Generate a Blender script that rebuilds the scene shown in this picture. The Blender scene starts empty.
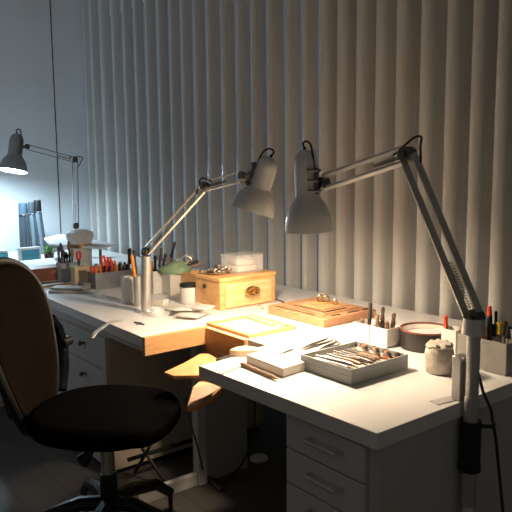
import bpy, bmesh, math, random
from mathutils import Vector, Matrix, Euler
random.seed(7)
scn = bpy.context.scene
COL = scn.collection
V = Vector
R = math.radians

# ------------------------------------------------------------------ camera
F_PX, CAM_H = 655.0, 1.39
PITCH, YAW, ROLL = R(7.3), R(-51.6), R(-0.5)
cW, sW, cP, sP, cR, sR = math.cos(YAW), math.sin(YAW), math.cos(PITCH), math.sin(PITCH), math.cos(ROLL), math.sin(ROLL)
def ray(px, py):
    a, b = px-256, py-256
    X = (cR*a+sR*b)/F_PX; U = -(-sR*a+cR*b)/F_PX
    Y = cP+U*sP; z = -sP+U*cP
    return V((X*cW+Y*sW, -X*sW+Y*cW, z))
def P(px, py, z=.74):                      # survey point of the photograph at a known height
    r = ray(px, py); return r*((z-CAM_H)/r.z)+V((0, 0, CAM_H))
def D(px, py, d):                          # survey point at a known distance
    return ray(px, py)*d+V((0, 0, CAM_H))
IR = V((cW, -sW, 0)); IF = V((sW, cW, 0))  # right / away directions on the floor plan
cam = bpy.data.cameras.new('camera'); cam.lens = 36*F_PX/512; cam.sensor_width = 36; cam.clip_start = .02
co = bpy.data.objects.new('camera', cam); COL.objects.link(co); scn.camera = co
fwd = ray(256, 256).normalized(); rgt = (ray(356, 256)-ray(256, 256)).normalized(); up = rgt.cross(fwd)
co.matrix_world = Matrix.Translation((0, 0, CAM_H)) @ Matrix((rgt, up, -fwd)).transposed().to_4x4()

# ------------------------------------------------------------------ light and exposure
LAMP_RIGHT, LAMP_MID, LAMP_LEFT = 26.0, 33.0, 50.0
WARM, COOL = (1.0, .79, .57), (.62, .84, 1.0)
w = bpy.data.worlds.new('world'); scn.world = w; w.use_nodes = True
w.node_tree.nodes['Background'].inputs[0].default_value = (1.0, .93, .84, 1)
w.node_tree.nodes['Background'].inputs[1].default_value = .08
scn.view_settings.view_transform = 'Standard'; scn.view_settings.look = 'None'
scn.view_settings.gamma = 1; scn.view_settings.use_curve_mapping = False
scn.view_settings.exposure = 0.0
def area(name, loc, target, size, power, color):
    l = bpy.data.lights.new(name, 'AREA'); l.shape = 'RECTANGLE'; l.size, l.size_y = size; l.energy = power; l.color = color
    o = bpy.data.objects.new(name, l); COL.objects.link(o); o.location = loc
    o.rotation_euler = (V(target)-V(loc)).to_track_quat('-Z', 'Y').to_euler(); return o
# added cool fill, aimed to brighten the upper left wall; no window stands there
_a = area('left_wall_fill', (-4.3, -1.4, 2.5), (-5.65, 2.0, 1.9), (1.6, 1.0), 9, (.62, .80, 1.0)); _a.data.spread = R(120)

# ------------------------------------------------------------------ materials
MATS = {}
def mat(name, col, rough=.5, metal=0, var=.08, scale=20, bump=0, stretch=None, col2=None, trans=0, emit=None, alpha=1, sheen=0, ior=1.45, dist=0):
    if name in MATS: return MATS[name]
    m = bpy.data.materials.new(name); m.use_nodes = True; nt = m.node_tree; b = nt.nodes['Principled BSDF']
    b.inputs['Roughness'].default_value = rough; b.inputs['Metallic'].default_value = metal
    b.inputs['IOR'].default_value = ior
    if trans: b.inputs['Transmission Weight'].default_value = trans
    tc = nt.nodes.new('ShaderNodeTexCoord'); mp = nt.nodes.new('ShaderNodeMapping'); nz = nt.nodes.new('ShaderNodeTexNoise')
    nz.inputs['Scale'].default_value = scale; nz.inputs['Detail'].default_value = 5; nz.inputs['Distortion'].default_value = dist
    if stretch: mp.inputs['Scale'].default_value = stretch
    nt.links.new(tc.outputs['Object'], mp.inputs[0]); nt.links.new(mp.outputs[0], nz.inputs[0])
    cr = nt.nodes.new('ShaderNodeValToRGB'); c = V(col); c2 = V(col2) if col2 else c*(1-var*2)
    cr.color_ramp.elements[0].position = .35; cr.color_ramp.elements[1].position = .65
    cr.color_ramp.elements[0].color = (*c2, 1); cr.color_ramp.elements[1].color = (*c, 1)
    nt.links.new(nz.outputs[0], cr.inputs[0]); nt.links.new(cr.outputs[0], b.inputs['Base Color'])
    if bump:
        bp = nt.nodes.new('ShaderNodeBump'); bp.inputs['Strength'].default_value = bump; bp.inputs['Distance'].default_value = .01
        nt.links.new(nz.outputs[0], bp.inputs['Height']); nt.links.new(bp.outputs[0], b.inputs['Normal'])
    if alpha < 1: b.inputs['Alpha'].default_value = alpha
    if emit: b.inputs['Emission Color'].default_value = (*emit[0], 1); b.inputs['Emission Strength'].default_value = emit[1]
    if sheen: b.inputs['Sheen Weight'].default_value = sheen
    MATS[name] = m; return m
white_top = mat('white_laminate', (.79, .76, .72), .32, var=.015, scale=6)
white_body = mat('white_cabinet', (.62, .62, .60), .5, var=.03, scale=8)
grey_panel = mat('grey_panel', (.50, .49, .46), .6, var=.04, scale=7)
warm_panel = mat('tan_panel', (.62, .54, .42), .6, var=.06, scale=7)
wall_m = mat('wall_paint', (.72, .74, .76), .85, var=.02, scale=3)
base_m = mat('baseboard_paint', (.55, .56, .57), .5)
seam_m = mat('seam_dark', (.05, .055, .06), .8)
slat_m = mat('blind_fabric', (.58, .565, .53), .8, var=.04, scale=60, stretch=(1, 1, .05), bump=.08)
metal_w = mat('lamp_enamel', (.72, .70, .66), .38, var=.03)
metal_b = mat('brushed_steel', (.66, .64, .60), .35, .7, var=.05, scale=30, stretch=(1, 1, .1))
metal_d = mat('dark_steel', (.16, .15, .14), .38, .9, var=.1)
chrome = mat('chrome', (.75, .74, .72), .15, 1, var=.02)
black_p = mat('black_plastic', (.010, .010, .010), .45, var=.1)
black_f = mat('black_fabric', (.0032, .003, .003), .9, var=.2, scale=200, bump=.1)
mesh_f = mat('brown_mesh_fabric', (.0095, .0072, .0055), .85, var=.15, scale=300, bump=.15)
blue_blk = mat('blue_black_plastic', (.006, .008, .010), .9)
for _m in (black_f, mesh_f, blue_blk): _m.node_tree.nodes['Principled BSDF'].inputs['Specular IOR Level'].default_value = .0
blue_blk = mat('blue_black_plastic', (.008, .010, .012), .6)
bench_w = mat('bench_wood', (.68, .38, .17), .5, scale=9, stretch=(2, 2, 14), col2=(.57, .29, .11), bump=.05, dist=1)
box_w = mat('box_wood', (.76, .44, .19), .42, scale=7, stretch=(3, 1, 10), col2=(.66, .34, .12), bump=.04, dist=1)
pale_w = mat('pale_wood', (.74, .58, .38), .55, scale=8, stretch=(3, 3, 12), col2=(.64, .46, .27), dist=.6)
ochre_w = mat('board_wood', (.54, .29, .15), .5, scale=10, stretch=(2, 8, 8), col2=(.44, .21, .10), dist=.8)
red_w = mat('red_brown_leather', (.26, .085, .04), .5, var=.12)
dark_w = mat('dark_handle_wood', (.085, .045, .028), .4, var=.15)
mid_w = mat('mid_handle_wood', (.28, .165, .09), .45, var=.12)
cream = mat('cream_card', (.66, .62, .54), .7, var=.03)
ceram = mat('white_ceramic', (.70, .68, .63), .35, var=.04)
plaster = mat('rough_plaster', (.66, .60, .51), .9, scale=26, col2=(.42, .36, .28), bump=.7)
grey_box = mat('grey_tray_card', (.30, .315, .315), .6, var=.04)
tray_in = mat('tray_lining', (.62, .56, .47), .8, var=.05)
gold = mat('brass', (.66, .42, .17), .28, 1, var=.1)
silver = mat('silver_bits', (.72, .66, .58), .3, .9, scale=60, col2=(.35, .27, .2), bump=.4)
red_p = mat('red_rubber', (.80, .07, .02), .4)
orange_p = mat('orange_plastic', (.85, .25, .03), .4)
yellow_p = mat('yellow_plastic', (.55, .40, .03), .4)
green_c = mat('green_cloth', (.24, .34, .20), .85, var=.12, bump=.2)
blue_c = mat('blue_card', (.12, .26, .40), .6)
teal_c = mat('teal_plastic', (.05, .33, .42), .5, scale=10, col2=(.10, .48, .55), stretch=(1, 1, 6))
navy = mat('navy_plastic', (.02, .035, .08), .4)
paper = mat('white_paper', (.82, .83, .84), .8, var=.02)
milky = mat('frosted_plastic', (.88, .86, .82), .10, alpha=.24, var=.05)
clear = mat('clear_plastic', (.9, .9, .9), .08, alpha=.28, var=.01)
foil = mat('foil_packet', (.76, .73, .67), .35, .15, scale=24, col2=(.56, .52, .45), bump=.6)
rubber = mat('black_rubber', (.02, .02, .02), .6)
leather = mat('tray_leather', (.72, .61, .47), .6, scale=30, col2=(.60, .48, .34), bump=.3)
red_rim = mat('red_rim', (.20, .05, .03), .4)
tape_m = mat('grey_tape', (.50, .47, .44), .5)
glow_c = mat('bulb_cool', (1, 1, 1), .5, emit=((.8, .93, 1), 18))
glow_w = mat('bulb_warm', (1, 1, 1), .5, emit=((1, .8, .55), 12))
grey_tool = mat('grey_tool', (.05, .065, .08), .45)
ltgrey_tool = mat('light_grey_tool', (.16, .20, .23), .4)
blue_cap = mat('slate_cap', (.06, .10, .14), .5)
picture_m = mat('blue_picture', (.03, .20, .30), .5, scale=4, stretch=(.3, .3, 8), col2=(.08, .34, .42))

fl = bpy.data.materials.new('dark_floor'); fl.use_nodes = True; nt = fl.node_tree; b = nt.nodes['Principled BSDF']
tc = nt.nodes.new('ShaderNodeTexCoord'); mp = nt.nodes.new('ShaderNodeMapping'); br = nt.nodes.new('ShaderNodeTexBrick'); nz = nt.nodes.new('ShaderNodeTexNoise'); mx = nt.nodes.new('ShaderNodeMixRGB')
mp.inputs['Scale'].default_value = (1, 1, 1); br.inputs['Scale'].default_value = 1; br.inputs['Brick Width'].default_value = 1.3; br.inputs['Row Height'].default_value = .19; br.inputs['Mortar Size'].default_value = .003
br.inputs['Color1'].default_value = (.115, .105, .095, 1); br.inputs['Color2'].default_value = (.098, .09, .082, 1); br.inputs['Mortar'].default_value = (.06, .054, .048, 1)
nz.inputs['Scale'].default_value = 6; nz.inputs['Detail'].default_value = 6; mx.blend_type = 'MULTIPLY'; mx.inputs[0].default_value = .5
nt.links.new(tc.outputs['Object'], mp.inputs[0]); nt.links.new(mp.outputs[0], br.inputs[0]); nt.links.new(mp.outputs[0], nz.inputs[0])
nt.links.new(br.outputs[0], mx.inputs[1]); nt.links.new(nz.outputs[0], mx.inputs[2]); nt.links.new(mx.outputs[0], b.inputs['Base Color']); b.inputs['Roughness'].default_value = .62

# ------------------------------------------------------------------ mesh helpers
ORG = {}
class MB:
    def __init__(s): s.bm = bmesh.new()
    def box(s, c, d, rz=0, rx=0, ry=0):
        m = Matrix.Translation(c) @ Euler((rx, ry, rz)).to_matrix().to_4x4() @ Matrix.Diagonal((*d, 1))
        bmesh.ops.create_cube(s.bm, size=1, matrix=m); return s
    def bb(s, x0, x1, y0, y1, z0, z1): return s.box(((x0+x1)/2, (y0+y1)/2, (z0+z1)/2), (abs(x1-x0), abs(y1-y0), abs(z1-z0)))
    def prism(s, poly, z0, z1):
        lo = [s.bm.verts.new((p[0], p[1], z0)) for p in poly]; hi = [s.bm.verts.new((p[0], p[1], z1)) for p in poly]
        n = len(poly); f = [s.bm.faces.new(hi), s.bm.faces.new(lo[::-1])]
        for i in range(n): f.append(s.bm.faces.new((lo[i], lo[(i+1) % n], hi[(i+1) % n], hi[i])))
        bmesh.ops.recalc_face_normals(s.bm, faces=f); return s
    def tube(s, pts, r, seg=10, flat=1.0, cap=True, up=None):
        pts = [V(p) for p in pts]; rs = r if isinstance(r, (list, tuple)) else [r]*len(pts); rings = []
        t = (pts[1]-pts[0]).normalized(); a = up or (V((0, 0, 1)) if abs(t.z) < .9 else V((1, 0, 0))); n = t.cross(a).normalized()
        for i, p in enumerate(pts):
            t = ((pts[min(i+1, len(pts)-1)]-pts[max(i-1, 0)])).normalized(); n = (n-t*n.dot(t)).normalized(); q = t.cross(n)
            rings.append([s.bm.verts.new(p+(n*math.cos(k*2*math.pi/seg)+q*math.sin(k*2*math.pi/seg)*flat)*rs[i]) for k in range(seg)])
        for i in range(len(rings)-1):
            for k in range(seg): s.bm.faces.new((rings[i][k], rings[i][(k+1) % seg], rings[i+1][(k+1) % seg], rings[i+1][k]))
        if cap: s.bm.faces.new(rings[0][::-1]); s.bm.faces.new(rings[-1])
        return s
    def lathe(s, prof, c=(0, 0, 0), axis=(0, 0, 1), seg=28, sx=1, sy=1):   # prof: (radius, height); closed if it begins/ends on the axis
        q = V(axis).normalized().to_track_quat('Z', 'Y').to_matrix(); c = V(c); rings = []
        for r, z in prof:
            if r < 1e-5: rings.append([s.bm.verts.new(c+q@V((0, 0, z)))])
            else: rings.append([s.bm.verts.new(c+q@V((r*sx*math.cos(k*2*math.pi/seg), r*sy*math.sin(k*2*math.pi/seg), z))) for k in range(seg)])
        fs = []
        for a, b2 in zip(rings, rings[1:]):
            for k in range(seg):
                k2 = (k+1) % seg
                if len(a) == 1 and len(b2) == 1: continue
                if len(a) == 1: fs.append(s.bm.faces.new((a[0], b2[k2], b2[k])))
                elif len(b2) == 1: fs.append(s.bm.faces.new((a[k], a[k2], b2[0])))
                else: fs.append(s.bm.faces.new((a[k], a[k2], b2[k2], b2[k])))
        bmesh.ops.recalc_face_normals(s.bm, faces=fs); return s
    def build(s, name, m, parent=None, bevel=0, smooth=True, solid=0, sub=0):
        me = bpy.data.meshes.new(name); 
        o = bpy.data.objects.new(name, me); COL.objects.link(o)
        vs = [v.co for v in s.bm.verts]
        if parent: org = ORG[parent.name]
        else: org = V(((min(v.x for v in vs)+max(v.x for v in vs))/2, (min(v.y for v in vs)+max(v.y for v in vs))/2, min(v.z for v in vs)))
        org = org.copy(); bmesh.ops.translate(s.bm, verts=s.bm.verts, vec=-org); s.bm.to_mesh(me); s.bm.free()
        me.materials.append(m); o['_'] = 1; del o['_']
        if parent: o.parent = parent
        else: o.location = org
        ORG[o.name] = org
        if smooth:
            for p in me.polygons: p.use_smooth = True
            try: me.set_sharp_from_angle(angle=R(35))
            except Exception: pass
        if solid: md = o.modifiers.new('solid', 'SOLIDIFY'); md.thickness = solid; md.offset = 0
        if bevel: md = o.modifiers.new('bevel', 'BEVEL'); md.width = bevel; md.segments = 2; md.limit_method = 'ANGLE'
        if sub: md = o.modifiers.new('sub', 'SUBSURF'); md.levels = sub; md.render_levels = sub
        return o
def tag(o, label, cat, group=None):
    o['label'] = label; o['category'] = cat
    if group: o['group'] = group
    return o
def thing(name, label, cat, loc=(0, 0, 0), group=None):
    o = bpy.data.objects.new(name, None); o.empty_display_size = .05; COL.objects.link(o); o.location = loc; ORG[o.name] = V(loc)
    return tag(o, label, cat, group)
def structure(o): o['kind'] = 'structure'; return o

# ------------------------------------------------------------------ the room
H = .74; T = .045
structure(MB().bb(-5.65, 2.2, -3.2, 2.62, -.05, 0).build('floor', fl, smooth=False))
structure(MB().bb(-5.75, 2.2, 2.62, 2.72, 0, 3.0).build('wall_back', wall_m, smooth=False))
structure(MB().bb(-5.75, -5.65, -3.2, 2.62, 0, 3.0).build('wall_left', wall_m, smooth=False))
structure(MB().bb(-5.65, -5.637, -3.2, 2.62, 0, .09).build('baseboard_left', base_m, smooth=False))
structure(MB().bb(-5.637, 2.2, 2.607, 2.62, 0, .09).build('baseboard_back', base_m, smooth=False))
structure(MB().bb(-5.652, -5.646, 2.252, 2.260, .09, 3.0).build('trim_1', seam_m, smooth=False))

wn = MB().bb(-5.3, -2.5, 2.611, 2.6195, .12, 2.7).build('window_1', mat('dusk_window', (.1, .13, .16), .2, emit=((.62, .82, 1.0), .08)), smooth=False); structure(wn)
# vertical blind along the back wall
xs = [-5.338, -5.14, -4.935, -4.75, -4.567, -4.393, -4.221, -4.058, -3.905, -3.752, -3.599, -3.439, -3.282, -3.134, -2.986, -2.827, -2.687, -2.555, -2.423, -2.291, -2.165, -2.04, -1.901, -1.764, -1.636, -1.52]
xs = [-5.47]+xs
while xs[-1] < -.3: xs.append(xs[-1]+.12)
bl = thing('vertical_blind', 'wide beige vertical blind hanging behind the long white workbench', 'window blind', (-2.9, 2.5, 0))
MB().bb(-5.62, xs[-1]+.2, 2.46, 2.54, 2.92, 2.98).build('headrail', metal_w, bl, smooth=False)
for i, x in enumerate(xs):
    wd = min(.17, (xs[i+1]-x if i+1 < len(xs) else .12)*1.28)
    m = MB(); n = 16; a0 = R(-22)+random.uniform(-.06, .06); a1 = R(76)+random.uniform(-.08, .08); fr, bk = [], []
    px, py = x-.01, 2.468
    if x < -2.6:                           # slats on the left hang slightly open: a sliver of dusk shows between them
        ex = sum(math.cos(a0+(a1-a0)*min(1, (k/n)*2.6)**.8) for k in range(n))/n; ey = sum(math.sin(a0+(a1-a0)*min(1, (k/n)*2.6)**.8) for k in range(n))/n
        nn = math.hypot(x, 2.5); wd = ((xs[i+1]-x)*2.5/nn-random.uniform(.004, .009))/((ex*2.5-ey*x)/nn)
    for k in range(n+1):
        a = a0+(a1-a0)*min(1, (k/n)*2.6)**.8
        fr.append((px, py)); bk.append((px-.0022*math.sin(a), py+.0022*math.cos(a)))
        px += math.cos(a)*wd/n; py += math.sin(a)*wd/n
    m.prism(fr+bk[::-1], .10, 2.93)
    m.build('slat', slat_m, bl)

# ------------------------------------------------------------------ the benches
NX0, NX1, NY = -2.275, -1.815, 1.53       # the notch in the worktop
df = thing('workbench', 'long white workbench with a notched front edge, running along the blinds', 'workbench', (-1.9, 1.7, 0))
MB().prism([(-3.62, 1.255), (NX0, 1.228), (NX0, NY), (NX1-.02, NY), (NX1, 1.185), (-1.04, 1.205), (-1.04, 2.44), (-3.62, 2.44)], H-T, H).build('worktop', white_top, df, bevel=.002)
MB().bb(-1.064, -1.044, 1.222, 2.42, 0, H-T).build('side_panel', grey_panel, df, bevel=.002, smooth=False)
MB().bb(-2.24, -1.50, 1.965, 1.985, 0, H-T).build('modesty_panel', white_top, df, smooth=False)
MB().bb(-2.375, -2.350, 1.56, 1.80, 0, H-T).build('end_panel', grey_panel, df, smooth=False)
MB().bb(-2.38, -2.335, 1.515, 1.56, 0, H-T).build('upright', white_body, df, bevel=.002, smooth=False)
MB().bb(-2.375, -2.345, 1.22, 1.515, 0, .055).build('bottom_rail', white_body, df, bevel=.002, smooth=False)
MB().bb(-3.6, NX0-.05, 1.262, 1.28, H-T-.035, H-T).build('apron', white_body, df, smooth=False)

def handle_bar(m, x0, x1, y, z):
    m.tube([(x0, y, z), (x0, y-.028, z), (x1, y-.028, z), (x1, y, z)], .0055, 8)
pd = thing('drawer_unit', 'grey white drawer unit with bar handles under the right end of the worktop', 'drawer unit', (-1.24, 1.6, 0))
MB().bb(-1.405, -1.07, 1.235, 1.85, .03, H-T).build('body', white_body, pd, smooth=False)
MB().bb(-1.39, -1.09, 1.25, 1.83, 0, .03).build('plinth', black_p, pd, smooth=False)
zz = H-T-.012
for hgt in (.104, .108, .108, .108, .18):
    dr = MB().bb(-1.400, -1.092, 1.218, 1.2345, zz-hgt+.0045, zz).build('drawer', white_body, pd, bevel=.0015, smooth=False)
    m = MB(); handle_bar(m, -1.292, -1.172, 1.218, zz-.040); m.build('handle', metal_b, dr)
    zz -= hgt
pl = thing('drawer_unit', 'grey white cabinet with a small knob, partly hidden by the chair back', 'cabinet', (-3.0, 1.6, 0))
MB().bb(-3.5, -2.66, 1.265, 2.15, .03, H-T-.036).build('body', warm_panel, pl, smooth=False)
MB().bb(-3.48, -2.68, 1.28, 2.12, 0, .03).build('plinth', black_p, pl, smooth=False)
zz = H-T-.045
for hgt in (.15, .22, .25):
    dr = MB().bb(-3.49, -2.70, 1.247, 1.264, zz-hgt+.006, zz).build('drawer', white_body, pl, bevel=.0015, smooth=False)
    MB().lathe([(0, 0), (.007, 0), (.006, .012), (.013, .018), (.011, .026), (0, .028)], (-2.90, 1.247, zz-.06), (0, -1, 0), 14).build('knob', metal_d, dr)
    zz -= hgt
MB().bb(-2.699, -2.661, 1.243, 1.264, .03, H-T-.037).build('corner_post', white_body, pl, smooth=False)

# notch lining: pale wooden board along the notch's left side, and the pull-out tray at its end
m = MB().bb(NX0+.0005, NX0+.019, 1.222, NY, H-.072, H+.004)
MBo = m.build('edging_board', bench_w, bevel=.002, smooth=False); tag(MBo, 'orange wooden edging board along the left side of the bench notch', 'edging board')
tr = thing('bench_tray', 'shallow wooden tray with leather lining set at the end of the bench notch', 'tray', (-2.14, 1.66, H))
x0, x1, y0, y1 = -2.285, -1.985, 1.535, 1.785
MB().bb(x0, x1, y0, y0+.022, H, H+.014).bb(x0, x1, y1-.022, y1, H, H+.014).bb(x0, x0+.022, y0+.022, y1-.022, H, H+.014).bb(x1-.022, x1, y0+.022, y1-.022, H, H+.014).build('rim', box_w, tr, bevel=.002, smooth=False)
MB().bb(x0+.022, x1-.022, y0+.022, y1-.022, H, H+.007).build('lining', leather, tr, smooth=False)
MB().bb(x0, x1, 1.512, 1.529, H-.11, H-.001).build('front_board', bench_w, tr, smooth=False)
m = MB().box((-2.16, 1.735, H+.014), (.19, .022, .012), rz=R(-4)); tag(m.build('wooden_ruler', pale_w, bevel=.002), 'pale wooden strip lying along the back of the leather lined tray', 'wooden strip')
for a, b2, lb in ((( -2.05, 1.74), (-2.01, 1.775), 'small silver pick lying on the far corner of the leather tray'),):
    tag(MB().tube([(*a, H+.018), (*b2, H+.018)], .003, 8).build('pick', metal_b), lb, 'tool')

# bench pin and its bracket
bp = thing('bench_pin', 'orange wooden bench pin sticking out of the notch under the worktop corner', 'bench pin', (-1.95, 1.33, .62))
zt = .675
pts = [P(164, 372, zt), P(173, 375.5, zt), P(198, 375, zt), P(216, 377, zt), P(243, 372, zt), P(236, 364, zt), P(222, 361, zt), P(209, 353.5, zt), P(200, 353.5, zt), P(185, 362, zt)]
MB().prism([(p.x, p.y) for p in pts], zt-.016, zt).build('tongue', bench_w, bp, bevel=.003)
zt = .645
pts = [P(187, 408, .62), P(193, 388, .65), P(206, 377, .65), P(228, 383, .65), P(212, 398, .62), P(196, 407, .62)]
m = MB(); lo = [m.bm.verts.new((p.x, p.y, p.z-.015)) for p in pts]; hi = [m.bm.verts.new((p.x, p.y, p.z+.006)) for p in pts]
f = [m.bm.faces.new(hi), m.bm.faces.new(lo[::-1])]+[m.bm.faces.new((lo[i], lo[(i+1) % 6], hi[(i+1) % 6], hi[i])) for i in range(6)]
bmesh.ops.recalc_face_normals(m.bm, faces=f); m.build('wedge', bench_w, bp, bevel=.003)
q = P(232, 366, .665)
MB().box((q.x, q.y, .667), (.10, .07, .05), rz=.2).tube([(q.x, q.y, .66), (q.x-.12, q.y+.12, .655)], .014, 10).build('bracket', metal_d, bp)

# second bench at the far left with low cabinet
sb = thing('far_workbench', 'bright white workbench in the far left corner under the cool lamp', 'workbench', (-4.6, 1.8, 0))
MB().bb(-5.62, -3.66, 1.262, 2.44, H-T, H).build('top', white_top, sb, bevel=.002)
MB().bb(-5.60, -5.57, 1.28, 2.42, 0, H-T).build('leg_panel', white_body, sb, smooth=False)
MB().bb(-3.72, -3.69, 1.28, 2.42, 0, H-T).build('leg_panel', white_body, sb, smooth=False)
lc = thing('low_cabinet', 'low white cabinet on the floor at the left edge, behind the chair', 'cabinet', (-4.3, .9, 0))
MB().bb(-4.62, -3.96, .45, 1.23, .045, .36).build('body', grey_panel, lc, smooth=False)
MB().bb(-4.63, -3.95, .44, 1.24, .36, .385).build('top', white_top, lc, bevel=.002, smooth=False)
MB().bb(-4.63, -3.94, .44, 1.24, 0, .045).build('plinth', white_body, lc, smooth=False)

# ------------------------------------------------------------------ desk lamps
def bar_pair(name, a, b2, off, r, m, parent, extra=None):
    a, b2, off = V(a), V(b2), V(off); q = MB()
    q.tube([a+off, b2+off], r, 4 if r > .004 else 8); q.tube([a-off, b2-off], r, 4 if r > .004 else 8)
    return q.build(name, m, parent, smooth=False, bevel=.0008)
def desk_lamp(label, foot, J, E, N, rim, axis, rad, sc, power, color, glow, mode, arm_m, hz=1.0, enamel=None, ar=(.0105, .017), inset=.020):
    """foot: base point; J: lower joint; E: elbow; N: head joint; rim: centre of shade opening; axis: opening direction"""
    enamel = enamel or metal_w
    foot, J, E, N, rim, ax = V(foot), V(J), V(E), V(N), V(rim), V(axis).normalized()
    L = thing('desk_lamp', label, 'lamp', foot)
    if mode == 'clamp':
        MB().tube([foot-V((0, 0, .30)), foot+V((0, 0, .02))], .021, 16).build('post', metal_b, L)
        MB().tube([foot+V((0, 0, .02)), J-V((0, 0, .02))], [.019, .019], 16).tube([J-V((0, 0, .045)), J-V((0, 0, .0))], [.034, .030], 18).build('swivel', metal_b, L)
    else:
        MB().lathe([(0, 0), (.042, 0), (.044, .008), (.04, .014), (0, .014)], foot).build('base_plate', metal_b, L)
        MB().tube([foot+V((0, 0, .014)), J-V((0, 0, .02))], .023*sc, 16).build('post', metal_b, L)
    d1 = (E-J).normalized(); d2 = (N-E).normalized()
    nrm = d1.cross(d2).normalized()
    o1 = nrm.cross(d1)*ar[1]*sc; o2 = nrm.cross(d2)*ar[1]*sc
    # joint plates
    for nm, c, rr in (('joint', J, .020), ('elbow', E, .018)):
        MB().tube([c-nrm*.014*sc, c+nrm*.014*sc], rr*sc, 16).tube([c-nrm*.022*sc, c+nrm*.022*sc], .008*sc, 10).build(nm, metal_d, L)
    bar_pair('lower_arm', J+d1*.01, E-d1*.01, o1, ar[0]*sc, arm_m, L)
    bar_pair('upper_arm', E+d2*.01, N-d2*.01, o2, ar[0]*.72*sc, enamel, L)
    # springs
    for a, b2, o in ((J+d1*.03, J+d1*.17, o1*.1), (E+d2*.03, E+d2*.13, o2*.1)):
        m = MB(); t = (b2-a); tn = t.normalized(); s1 = nrm; s2 = tn.cross(s1)
        m.tube([a+o+t*(k/90)+(s1*math.cos(k*1.2)+s2*math.sin(k*1.2))*.0045*sc for k in range(91)], .0012, 4); m.build('spring', metal_d, L)
    # cable loop at the elbow
    u = (d2*-1+d1).normalized(); side = u.cross(nrm)
    pts = [E+d2*.045*sc+u*.010*sc, E+d2*.022*sc+u*.026*sc, E+u*.040*sc-d2*.004*sc, E+u*.034*sc-d2*.026*sc, E+u*.010*sc-d2*.034*sc, E-d1*.03*sc-d2*.026*sc, E-d1*.05*sc-d2*.012*sc]
    def smoothpts(ps, n=4):
        out = []
        for i in range(len(ps)-1):
            p0, p1, p2, p3 = ps[max(i-1, 0)], ps[i], ps[i+1], ps[min(i+2, len(ps)-1)]
            for k in range(n):
                t = k/n; out.append(.5*((2*p1)+(p2-p0)*t+(2*p0-5*p1+4*p2-p3)*t*t+(3*p1-p0-3*p2+p3)*t**3))
        return out+[ps[-1]]
    MB().tube(smoothpts(pts), .0035, 8).build('cable_loop', rubber, L)
    # head: bell shade with a neck
    k = rad/.085; base = rim-ax*.0
    prof = [(.085, 0), (.0835, .018), (.079, .043), (.072, .066), (.061, .090), (.049, .108), (.043, .122), (.043, .215), (.041, .240), (.034, .262), (.018, .277), (0, .281)]
    pin = [(.0, .278), (.016, .275), (.032, .260), (.0385, .240), (.0405, .215), (.0405, .122), (.0465, .108), (.0585, .090), (.0695, .066), (.0765, .043), (.081, .018), (.0835, 0)]
    MB().lathe([(r*k, z*k*hz) for r, z in prof+pin]+[(.085*k, 0)], base, -ax, 40).build('lamp_shade', enamel, L)
    MB().lathe([(0, .075*k), (.014*k, .078*k), (.022*k, .088*k), (.022*k, .095*k), (.016*k, .108*k), (.015*k, .12*k), (0, .12*k)], base+ax*.0, -ax, 20).build('bulb', glow, L)
    # bracket between arm and head
    hc = rim-ax*.175*k*hz; toN = (N-hc).normalized()
    hs = (toN-ax*toN.dot(ax)).normalized(); hs = (hs-IF*.95); hs = (hs-ax*hs.dot(ax)).normalized()
    m = MB().tube([hc+hs*.042*k, N], .009*sc, 8)
    m.tube([N-nrm*.016*sc, N+nrm*.016*sc], .017*sc, 14)
    for dz in (-.035, 0, .035): m.tube([hc-ax*dz*k+hs*.036*k-nrm*.03, hc-ax*dz*k+hs*.052*k, hc-ax*dz*k+hs*.036*k+nrm*.03], .006*k, 6)
    m.tube([hc-ax*.045*k+hs*.050*k, hc+ax*.045*k+hs*.050*k], .006*k, 8)
    m.build('head_bracket', metal_d, L)
    tp = rim-ax*.277*k*hz
    MB().tube(smoothpts([hc+hs*.042*k-ax*.02, tp+hs*.032*k-ax*.005, tp-ax*.030*k+hs*.012*k, tp-ax*.024*k-hs*.012*k, tp+ax*.004]), .0038*k, 8).build('head_cable', rubber, L)
    MB().tube([tp-hs*.006+ax*.01, tp-hs*.006-ax*.012], .006*k, 8).build('switch', black_p, L)
    ld = bpy.data.lights.new('lamp_bulb_light', 'POINT'); ld.energy = power; ld.color = color; ld.shadow_soft_size = .034
    lo = bpy.data.objects.new('lamp_bulb_light', ld); COL.objects.link(lo); lo.parent = L; lo.location = rim-ax*inset-foot
    return L
# right lamp
foot = V((-1.015, 1.572, H))
L1 = desk_lamp('large silver lamp clamped to the right end of the worktop, arm reaching left', foot, V((-1.015, 1.572, .985)), D(407, 154, 1.93), D(322, 183, 2.20),
    D(309, 230, 2.25), V((0, 0, -1))+IR*.05+IF*.08, .083, 1.25, LAMP_RIGHT, WARM, glow_w, 'clamp', mat('arm_grey', (.42, .41, .38), .3, .6), inset=.036)
MB().tube([foot+V((0, 0, -.19)), foot+V((0, 0, -.05))], .030, 16).tube([foot+V((0, 0, -.195)), foot+V((0, 0, -.18))], .032, 16).bb(-1.040, -1.0, 1.575, 1.60, H-.075, H-.05).build('clamp', black_p, L1)
MB().tube([foot+V((0, 0, -.065)), foot+V((.05, .03, -.060))], .006, 8).tube([foot+V((.05, .03, -.060)), foot+V((.056, .034, -.060))], .014, 10).build('clamp_screw', black_p, L1)
MB().tube([foot+V((0, 0, -H)), foot+V((0, 0, -.29))], .016, 12).build('pole', metal_w, L1)
MB().bb(-1.072, -1.040, 1.555, 1.60, H+.0005, H+.13).build('clamp_block', metal_b, L1, bevel=.004)
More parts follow.
